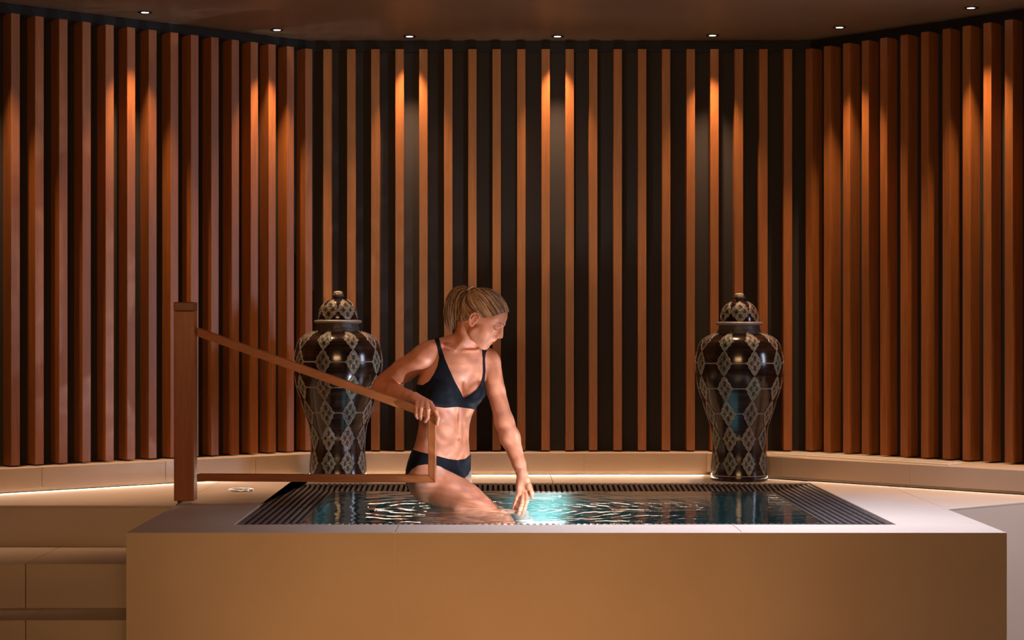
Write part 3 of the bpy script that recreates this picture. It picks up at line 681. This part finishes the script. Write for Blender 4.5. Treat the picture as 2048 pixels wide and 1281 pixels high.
# ---- near hand, fingers over the rail
def hand_chain(pts, rad, k=.003):
    for i in range(len(pts) - 1): B.cone(pts[i], pts[i + 1], rad[i], rad[i + 1], k)
B.cone(W(817, 792.5, 7.735), W(830, 797, 7.690), .0245, .022, .010)
B.cone(W(827, 797, 7.69), W(837, 806, 7.636), .0185, .0115, .008); B.cone(W(828, 796, 7.69), W(845, 805, 7.634), .0185, .0115, .008)
B.cone(W(829, 795, 7.69), W(853, 805, 7.634), .0180, .0115, .008); B.cone(W(830, 794, 7.69), W(860, 807, 7.636), .0170, .0120, .008)
hand_chain([W(835, 807, 7.630), W(833, 818, 7.592), W(832.5, 830, 7.584), W(835, 836, 7.592)], [.0105, .0092, .0085, .0075])
hand_chain([W(844, 807, 7.626), W(842, 819, 7.588), W(840.5, 831, 7.582), W(842, 838, 7.592)], [.0110, .0098, .0090, .0080])
hand_chain([W(853, 807, 7.626), W(855.5, 822, 7.587), W(855, 835, 7.580), W(850.5, 843, 7.588)], [.0110, .0098, .0092, .0080])
hand_chain([W(861, 809, 7.628), W(871, 823, 7.600), W(875.8, 836, 7.594), W(873.8, 848.5, 7.600)], [.0115, .0098, .0086, .0072])
hand_chain([W(832, 800, 7.70), W(846, 812, 7.712), W(857, 820, 7.715)], [.0135, .0115, .0095])   # thumb, behind the rail
# ---- far hand, palm to the viewer, fingertips in the water
B.cone(W(1045, 950, 7.70), W(1046, 962, 7.692), .0235, .0260, .008)
B.cone(W(1040, 962, 7.692), W(1038, 988, 7.68), .0150, .0125, .010); B.cone(W(1045, 964, 7.692), W(1044, 992, 7.68), .0155, .0125, .010)
B.cone(W(1051, 963, 7.690), W(1052, 990, 7.675), .0165, .0130, .010); B.cone(W(1053, 962, 7.680), W(1058, 978, 7.668), .0150, .0125, .008)
hand_chain([W(1058, 972, 7.668), W(1062.5, 985, 7.660), W(1064.3, 996, 7.655)], [.0125, .0098, .0068])
hand_chain([W(1053.5, 989, 7.672), W(1052.8, 1004, 7.660), W(1049.5, 1016, 7.655), W(1047, 1027, 7.655)], [.0118, .0100, .0090, .0075])
hand_chain([W(1046.5, 992, 7.674), W(1044, 1006, 7.658), W(1040, 1018, 7.652), W(1037, 1029, 7.652)], [.0118, .0100, .0092, .0078])
hand_chain([W(1041, 990, 7.682), W(1038.5, 1004, 7.672), W(1034, 1016, 7.668), W(1031, 1025, 7.668)], [.0110, .0094, .0086, .0072])
hand_chain([W(1036.5, 988, 7.684), W(1033, 1000, 7.674), W(1029.5, 1010, 7.670), W(1027, 1018, 7.670)], [.0100, .0086, .0078, .0066])
# ---- head
HR = np.array([[.82, .208, .533], [-.174, .978, -.113], [-.545, 0, .839]]); H0 = W(957.7, 641.8, 7.80); HS = 1.03
def hd(x, y, z): return H0 + HS * (HR @ np.array([x, y, z]))
def he(c, r, k=.01, sub=False): B.ell(hd(*c), np.array(r) * HS, HR, k, sub)
def hc(a, b_, ra, rb, k=.01): B.cone(hd(*a), hd(*b_), ra * HS, rb * HS, k)
B.cone(hd(-.030, 0, -.025), W(934, 676, 7.835), .050, .049, .02)
he((-.004, 0, .050), (.092, .071, .080), .01); he((.034, 0, .052), (.060, .058, .058), .02)
he((.036, 0, -.004), (.056, .050, .056), .02); he((.034, 0, -.044), (.050, .041, .034), .015)
for s_ in (-1, 1):
    he((.054, s_ * .037, -.012), (.029, .024, .024), .018); he((.040, s_ * .034, -.040), (.040, .022, .034), .02)
    hc((.012, s_ * .046, -.045), (.070, s_ * .014, -.076), .017, .012, .018)
he((.077, 0, -.073), (.017, .019, .015), .016); he((.070, 0, -.042), (.027, .029, .032), .014)
hc((.090, -.026, .042), (.090, .026, .042), .007, .007, .012)
for s_ in (-1, 1): he((.099, s_ * .031, .022), (.014, .017, .012), .012, True)
for s_ in (-1, 1):
    he((.0755, s_ * .031, .020), (.0145, .0155, .0135), .004)
he((.094, 0, -.004), (.016, .014, .018), .010); he((.090, 0, -.026), (.014, .020, .014), .010)
hc((.090, 0, .036), (.104, 0, .004), .0075, .0100, .010); hc((.098, 0, .022), (.112, 0, -.001), .0060, .0072, .008); he((.1125, 0, -.004), (.0085, .0082, .0078), .004)
for s_ in (-1, 1): he((.103, s_ * .0105, -.0125), (.0085, .0062, .0065), .004)
for s_ in (-1, 1): he((.1055, s_ * .0055, -.0195), (.004, .0028, .003), .002, True)
he((.0945, 0, -.0385), (.0065, .019, .0048), .004); he((.093, 0, -.0485), (.0068, .016, .0055), .004); he((.101, 0, -.0435), (.006, .022, .0010), .0025, True)
for s_ in (-1, 1):
    he((-.006, s_ * .072, .002), (.017, .0065, .027), .004)
    ear = [(q[0] * .88, q[1] * .90) for q in [(.010, .016), (.006, .028), (-.006, .033), (-.019, .028), (-.026, .014), (-.025, -.002), (-.018, -.017), (-.009, -.027), (.001, -.028), (.004, -.018)]]
    ey = [.074, .076, .079, .083, .086, .085, .082, .078, .075, .073]
    for i in range(len(ear) - 1):
        rr = .0040 if i < 6 else .0052
        hc((ear[i][0], s_ * ey[i], ear[i][1]), (ear[i + 1][0], s_ * ey[i + 1], ear[i + 1][1]), rr, rr, .0025)
    hc((-.012, s_ * .079, .018), (-.014, s_ * .080, -.010), .0035, .0035, .003)
    he((-.003, s_ * .080, .000), (.008, .006, .010), .003, True)
# ---- polygonise : coarse body, fine head and hands, cut on shared planes
def fine_box(c0, c1, h): return (np.array(c0), np.array(c1), h)
hlo = H0 + np.array([-.13, -.12, -.125]); hhi = H0 + np.array([.16, .13, .18])
boxes = [fine_box(hlo, hhi, .0016),
         fine_box(W(818, 858, 7.70) - (0, .16, 0), W(886, 778, 7.66) + (0, .10, 0), .0014),
         fine_box(W(1020, 1036, 7.68) - (0, .07, 0), W(1072, 952, 7.68) + (0, .07, 0), .0014)]
for i, (a_, b2_, h_) in enumerate(boxes):
    lo_ = np.minimum(a_, b2_); hi_ = np.maximum(a_, b2_); boxes[i] = (lo_, hi_, h_)
blo = np.array([-.545, 7.56, ZP - .02]); bhi = np.array([.19, 8.14, W(900, 660, 7.80)[2]])
VV = []; QQ = []; off_ = 0
g3 = grid(blo, bhi, .003); V, Q = snets(B.eval(*g3), blo, .003)
cen = V[Q].mean(1); drop = np.zeros(len(Q), bool)
for lo_, hi_, h_ in boxes: drop |= ((cen > lo_ + .003) & (cen < hi_ - .003)).all(1)
Q = Q[~drop]; VV.append(V); QQ.append(Q); off_ = len(V)
for lo_, hi_, h_ in boxes:
    V, Q = snets(B.eval(*grid(lo_, hi_, h_)), lo_, h_); VV.append(V); QQ.append(Q + off_); off_ += len(V)
V = np.concatenate(VV); Q = np.concatenate(QQ)
used = np.unique(Q); rm = np.full(len(V), -1); rm[used] = np.arange(len(used)); V = V[used]; Q = rm[Q]
me = np_mesh('bather', V, Q)
# tint : redder lips and nose tip; the ears' red is light painted in
loc_ = ((V - H0) / HS) @ HR
def bl(c, r, soft=.4): return np.clip((1 - np.sqrt((((loc_ - np.array(c)) / np.array(r)) ** 2).sum(1))) / soft, 0, 1)
lip = np.maximum(bl((.097, 0, -.0385), (.012, .023, .0062)), bl((.096, 0, -.0490), (.012, .021, .0066)))
red = np.zeros(len(V))
for s_ in (-1, 1): red = np.maximum(red, .55 * bl((-.008, s_ * .082, .0), (.03, .02, .04)))
red = np.maximum(red, .35 * bl((.116, 0, -.008), (.018, .018, .018)))
tint = np.ones((len(V), 4), np.float32)
for q, (a_, b2_) in enumerate(((.78, .95), (.42, .72), (.45, .68))): tint[:, q] = (1 - lip) * (1 - red * (1 - b2_)) + lip * a_
ca = me.color_attributes.new('tint', 'FLOAT_COLOR', 'POINT'); ca.data.foreach_set('color', tint.ravel())
m, nt, b = nodes('skin'); at = nt.nodes.new('ShaderNodeAttribute'); at.attribute_name = 'tint'; tc = nt.nodes.new('ShaderNodeTexCoord')
n1 = noise(nt, 14, 4, tc.outputs['Object']); r = ramp(nt, [(.35, (.47, .172, .082)), (.65, (.58, .245, .132))]); nt.links.new(n1.outputs[0], r.inputs[0])
mx = nt.nodes.new('ShaderNodeMix'); mx.data_type = 'RGBA'; mx.blend_type = 'MULTIPLY'; mx.inputs[0].default_value = 1
nt.links.new(r.outputs[0], mx.inputs[6]); nt.links.new(at.outputs['Color'], mx.inputs[7]); nt.links.new(mx.outputs[2], b.inputs['Base Color'])
b.inputs['Roughness'].default_value = .50; b.inputs['Specular IOR Level'].default_value = .35; b.inputs['Subsurface Weight'].default_value = .18; b.inputs['Subsurface Radius'].default_value = (.9, .35, .2); b.inputs['Subsurface Scale'].default_value = .008
n2 = noise(nt, 420, 3, tc.outputs['Object']); bump(nt, n2.outputs[0], b, .10, .0006); M['skin'] = m
body = link('person', me, M['skin'])
tag(body, 'woman in a black bikini stepping into the pool, hand on the wooden rail', 'person')
# ---- swimwear
def poly_sdf(px, py, poly):
    poly = np.array(poly, float); d = np.full(px.shape, 1e9); ins = np.zeros(px.shape, bool); n = len(poly)
    for i in range(n):
        a_, c_ = poly[i], poly[(i + 1) % n]; e = c_ - a_; wx = px - a_[0]; wy = py - a_[1]
        t = np.clip((wx * e[0] + wy * e[1]) / (e @ e), 0, 1); d = np.minimum(d, (wx - e[0] * t) ** 2 + (wy - e[1] * t) ** 2)
        cond = ((a_[1] > py) != (c_[1] > py)); xx = a_[0] + (py - a_[1]) / (e[1] if abs(e[1]) > 1e-9 else 1e-9) * e[0]; ins ^= cond & (px < xx)
    return np.where(ins, -1, 1) * np.sqrt(d)
def garment(name, fld, c0, c1, ya, yb, front, back, mat, th=.0040):
    h = .002; lo_ = W(c0[0], c1[1], 7.86); hi_ = W(c1[0], c0[1], 7.86); lo_[1] = ya; hi_[1] = yb
    xs, ys, zs = grid(lo_, hi_, h); A = fld.eval(xs, ys, zs)
    X, Y, Z = np.meshgrid(xs, ys, zs, indexing='ij'); px_ = VX + X / Y * F; py_ = VY + (H - Z) / Y * F
    cyz = np.interp(Z, zr, cyr); cxz = np.interp(Z, zr, cxr)
    df = poly_sdf(px_, py_, front) / F * 7.8; db = poly_sdf(px_, py_, back) / F * 7.8
    reg = np.minimum(np.maximum(df, Y - cyz - .012), np.maximum(db, cyz - .012 - Y))
    G_ = np.maximum(np.maximum(A - th, -(A + .003)), reg)
    V, Q = snets(G_.astype(np.float32), lo_, h)
    me = np_mesh(name, V, Q); o = link(name, me, mat, body); mod = o.modifiers.new('s', 'SMOOTH'); mod.iterations = 3; mod.factor = .5; return o
m, nt, b = nodes('black_lycra'); tc = nt.nodes.new('ShaderNodeTexCoord'); n1 = noise(nt, 900, 2, tc.outputs['Object'])
b.inputs['Base Color'].default_value = (.0035, .0045, .007, 1); b.inputs['Roughness'].default_value = .75; b.inputs['Specular IOR Level'].default_value = .12; b.inputs['Sheen Weight'].default_value = .03; bump(nt, n1.outputs[0], b, .2, .0006); M['lycra'] = m
braF = [(864, 665), (876, 668), (882, 693), (889, 716), (897, 735), (909, 762), (920, 782), (927, 797), (940, 790), (954, 779), (963, 764), (966.5, 745), (966, 720), (964.5, 700), (963, 682), (973, 684), (975, 705), (976, 730), (980, 750), (982, 775), (975, 798), (960, 810), (951, 821), (943, 818.5), (932, 817), (915, 814.5), (890, 816.5), (868, 813.5), (852, 807), (838, 797), (822, 790), (822, 767), (845, 771), (858, 763), (868, 748), (875, 732), (878, 715), (875, 695)]
braB = [(864, 665), (876, 668), (884, 700), (884, 770), (952, 770), (956, 700), (963, 682), (973, 684), (966, 700), (964, 770), (990, 770), (990, 798), (822, 790), (822, 767), (873, 770), (873, 700)]
garment('bikini_top', SK, (815, 660), (1000, 830), 7.70, 8.06, braF, braB, M['lycra'])
botF = [(800, 892), (824, 899), (842, 905), (855, 908), (876, 913), (896, 918.5), (915, 921), (931, 918.5), (941, 911), (942, 910), (942, 938), (941, 943), (938, 949), (930, 957), (919, 953), (905, 946), (892, 940), (880, 933.5), (868, 930), (850, 929.5), (836, 932), (824, 939), (816, 948), (800, 962)]
botB = [(800, 892), (824, 899), (842, 905), (855, 908), (876, 913), (896, 918.5), (915, 921), (931, 918.5), (942, 910), (942, 941), (930, 956), (905, 990), (860, 1000), (820, 985), (800, 962)]
garment('bikini_bottom', SK, (800, 888), (965, 1000), 7.66, 8.10, botF, botB, M['lycra'])
# ---- hair
m, nt, b = nodes('hair'); at = nt.nodes.new('ShaderNodeAttribute'); at.attribute_name = 'tone'; nt.links.new(at.outputs['Color'], b.inputs['Base Color'])
b.inputs['Roughness'].default_value = .38; M['hair'] = m
M['scalp'] = plain('hair_base', (.10, .058, .030), .6)
hx = [-.12, -.085, -.055, -.030, -.016, -.008, .012, .022, .032, .050, .066, .080, .10]
hz = [-.060, -.052, -.040, -.020, .020, .036, .036, .026, .036, .051, .074, .092, .105]
Cap = Fld()
Cap.ell(hd(-.004, 0, .050), np.array((.092, .071, .080)) * HS, HR, .01); Cap.ell(hd(.034, 0, .052), np.array((.060, .058, .058)) * HS, HR, .02)
Cap.cone(hd(-.030, 0, -.025), W(934, 676, 7.835), .050, .049, .02)
lo_ = hlo.copy(); hi_ = hhi.copy(); xs, ys, zs = grid(lo_, hi_, .002); A = Cap.eval(xs, ys, zs)
X, Y, Z = np.meshgrid(xs, ys, zs, indexing='ij'); Lx = ((X - H0[0]) * HR[0, 0] + (Y - H0[1]) * HR[1, 0] + (Z - H0[2]) * HR[2, 0]) / HS
Lz = ((X - H0[0]) * HR[0, 2] + (Y - H0[1]) * HR[1, 2] + (Z - H0[2]) * HR[2, 2]) / HS
reg = (np.interp(Lx, hx, hz) - Lz) * .7
V, Q = snets(np.maximum(np.maximum(A - .0052, -(A + .004)), reg).astype(np.float32), lo_, .002)
hair = link('hair', np_mesh('hair', V, Q), M['scalp'], body)
def skull(d):                                    # point on the hair surface in direction d (local) from the skull centre
    c = np.array((.006, 0, .045)); t0, t1 = .03, .16
    for _ in range(14):
        tm = (t0 + t1) / 2; p = hd(*(c + d * tm))
        if Cap.at(p) < .006: t0 = tm
        else: t1 = tm
    return c + d * t0
TIE = np.array((-.100, 0, .090)); c0 = np.array((.006, 0, .045))
acc = MB(); cols = []
def strand(pts, r0_, tone, taper=True):
    n0 = len(acc.v); m_ = len(pts)
    rr = [r0_ * (1 if not taper else max(.25, 1 - .7 * max(0, (i / (m_ - 1) - .6) / .4))) for i in range(m_)]
    acc.tube(pts, rr, 4, cap=False); cols.extend([tone] * (len(acc.v) - n0))
def htone():
    t = rng.random(); base = np.array((.20, .10, .04)) * (1 - t) + np.array((.66, .41, .20)) * t if rng.random() < .55 else np.array((.085, .046, .024))
    return tuple(base * rng.uniform(.75, 1.2))
tied = (TIE - c0) / np.linalg.norm(TIE - c0)
starts = []
for i in range(360):
    x = rng.uniform(-.088, .090); z = np.interp(x, hx, hz) + .002; s_ = -1 if rng.random() < .68 else 1
    starts.append((x, z, s_))
for i in range(360):                             # a second set rooted further up, so the crown is covered too
    x = rng.uniform(-.06, .095); z0 = np.interp(x, hx, hz); starts.append((x, rng.uniform(z0, .13), -1 if rng.random() < .68 else 1))
def side_y(x, z, s_):
    # |y| of the skull at local x,z : search outward
    t0, t1 = 0., .09
    for _ in range(12):
        tm = (t0 + t1) / 2
        if Cap.at(hd(x, s_ * tm, z)) < .006: t0 = tm
        else: t1 = tm
    return s_ * t0
for (x, z, s_) in starts:
    y = side_y(x, z, s_) if x < .086 else s_ * rng.uniform(0, .04)
    d0 = np.array((x, y, z)) - c0; L0 = np.linalg.norm(d0)
    if L0 < 1e-4: continue
    d0 /= L0; ang = math.acos(np.clip(d0 @ tied, -1, 1))
    if ang < .15: continue
    pts = []; jit = rng.uniform(-.0012, .0026); mid = rng.normal(0, .05, 3); tt = TIE + rng.normal(0, .004, 3)
    for j in range(13):
        t = j / 12; d = (math.sin((1 - t) * ang) * d0 + math.sin(t * ang) * tied) / math.sin(ang) + mid * math.sin(t * math.pi) + np.array((0, 0, -.10)) * math.sin(t * math.pi) * (z < .05)
        d /= np.linalg.norm(d); q = skull(d)
        if t > .85: q = q * (1 - (t - .85) / .15) + tt * ((t - .85) / .15)
        q = q + d * jit * math.sin(t * math.pi); pts.append(hd(*q))
    strand(pts, rng.uniform(.0007, .0016), htone(), False)
# ponytail
tp = hd(*TIE)
pc = [(938, 579), (926, 578), (914, 586), (906, 603), (903, 625), (904, 645), (906, 662)]
for i in range(420):
    a = rng.uniform(0, 2 * math.pi); rr = math.sqrt(rng.random()); ux, uy = rr * math.cos(a), rr * math.sin(a); ln = rng.uniform(.74, 1.0)
    pts = []; wob = rng.normal(0, 1.2, 2)
    for j in range(13):
        t = j / 12 * ln * (len(pc) - 1); k = min(int(t), len(pc) - 2); f_ = t - k
        cx_ = pc[k][0] * (1 - f_) + pc[k + 1][0] * f_; cy_ = pc[k][1] * (1 - f_) + pc[k + 1][1] * f_
        tx, tyy = pc[k + 1][0] - pc[k][0], pc[k + 1][1] - pc[k][1]; L_ = math.hypot(tx, tyy); nx_, ny_ = -tyy / L_, tx / L_
        wd = np.interp(j / 12 * ln, [0, .12, .35, .7, .9, 1], [3, 9, 15, 16, 13, 8])
        dd = np.interp(j / 12 * ln, [0, .12, .35, .7, 1], [.006, .016, .026, .028, .018])
        pts.append(W(cx_ + nx_ * ux * wd + wob[0] * math.sin(t), cy_ + ny_ * ux * wd * .8 + wob[1] * math.sin(t), tp[1] + .012 * min(t, 1) + uy * dd))
    strand(pts, rng.uniform(.0008, .0017), htone())
me = mesh('hair_strands', acc.v, acc.f, True); ca = me.color_attributes.new('tone', 'FLOAT_COLOR', 'POINT')
ca.data.foreach_set('color', np.array([(*c, 1) for c in cols], np.float32).ravel())
tag(link('hair_strands', me, M['hair'], hair), kind='stuff')
# hair tie, brows, lashes, bracelet
n_ = HR @ tied; u_ = np.cross(n_, (0, 1, .3)); u_ /= np.linalg.norm(u_); v_ = np.cross(n_, u_)
tpp = hd(*(TIE + tied * .002))
MB().tube([tpp + .0135 * (u_ * math.cos(a) + v_ * math.sin(a)) for a in np.linspace(0, 2 * math.pi, 20, endpoint=False)], .0025, 8, closed=True).build('hair_tie', plain('pale_elastic', (.75, .62, .62), .5), body, smooth=True)
M['lash'] = plain('brown_lashes', (.035, .018, .012), .6); M['brow'] = plain('brown_brow', (.16, .085, .05), .7)
def on_face(y, z):                               # furthest-forward skin point at local y,z
    t0, t1 = .05, .13
    for x in np.arange(.13, .04, -.001):
        if B.at(hd(x, y, z)) < 0: return x
    return .08
for s_ in (-1, 1):
    pts = [];
    for y, z in ((.012, .040), (.020, .0440), (.030, .0455), (.040, .0425), (.048, .036)): pts.append(hd(on_face(s_ * y, z) + .0005, s_ * y, z))
    MB().tube(pts, [.0015, .0021, .0019, .0014, .0007], 6).build('eyebrow', M['brow'], body, smooth=True)
    pts = []
    for y, z in ((.017, .0150), (.023, .0125), (.031, .0110), (.039, .0125), (.0455, .0160)): pts.append(hd(on_face(s_ * y, z) + .0008, s_ * y, z))
    MB().tube(pts, [.0008, .0015, .0019, .0022, .0012], 6).build('eyelashes', M['lash'], body, smooth=True)
wc, wn = W(1043.2, 945, 7.705), W(1047, 962, 7.69) - W(1041, 935, 7.715); wn /= np.linalg.norm(wn)
u_ = np.cross(wn, (0, 1, 0)); u_ /= np.linalg.norm(u_); v_ = np.cross(wn, u_)
MB().tube([wc + .0262 * (u_ * math.cos(a) + v_ * math.sin(a)) + wn * .004 * math.cos(a) for a in np.linspace(0, 2 * math.pi, 28, endpoint=False)], .0008, 6, closed=True).build('bracelet', plain('pale_gold', (.85, .68, .45), .25, 1), body, smooth=True)
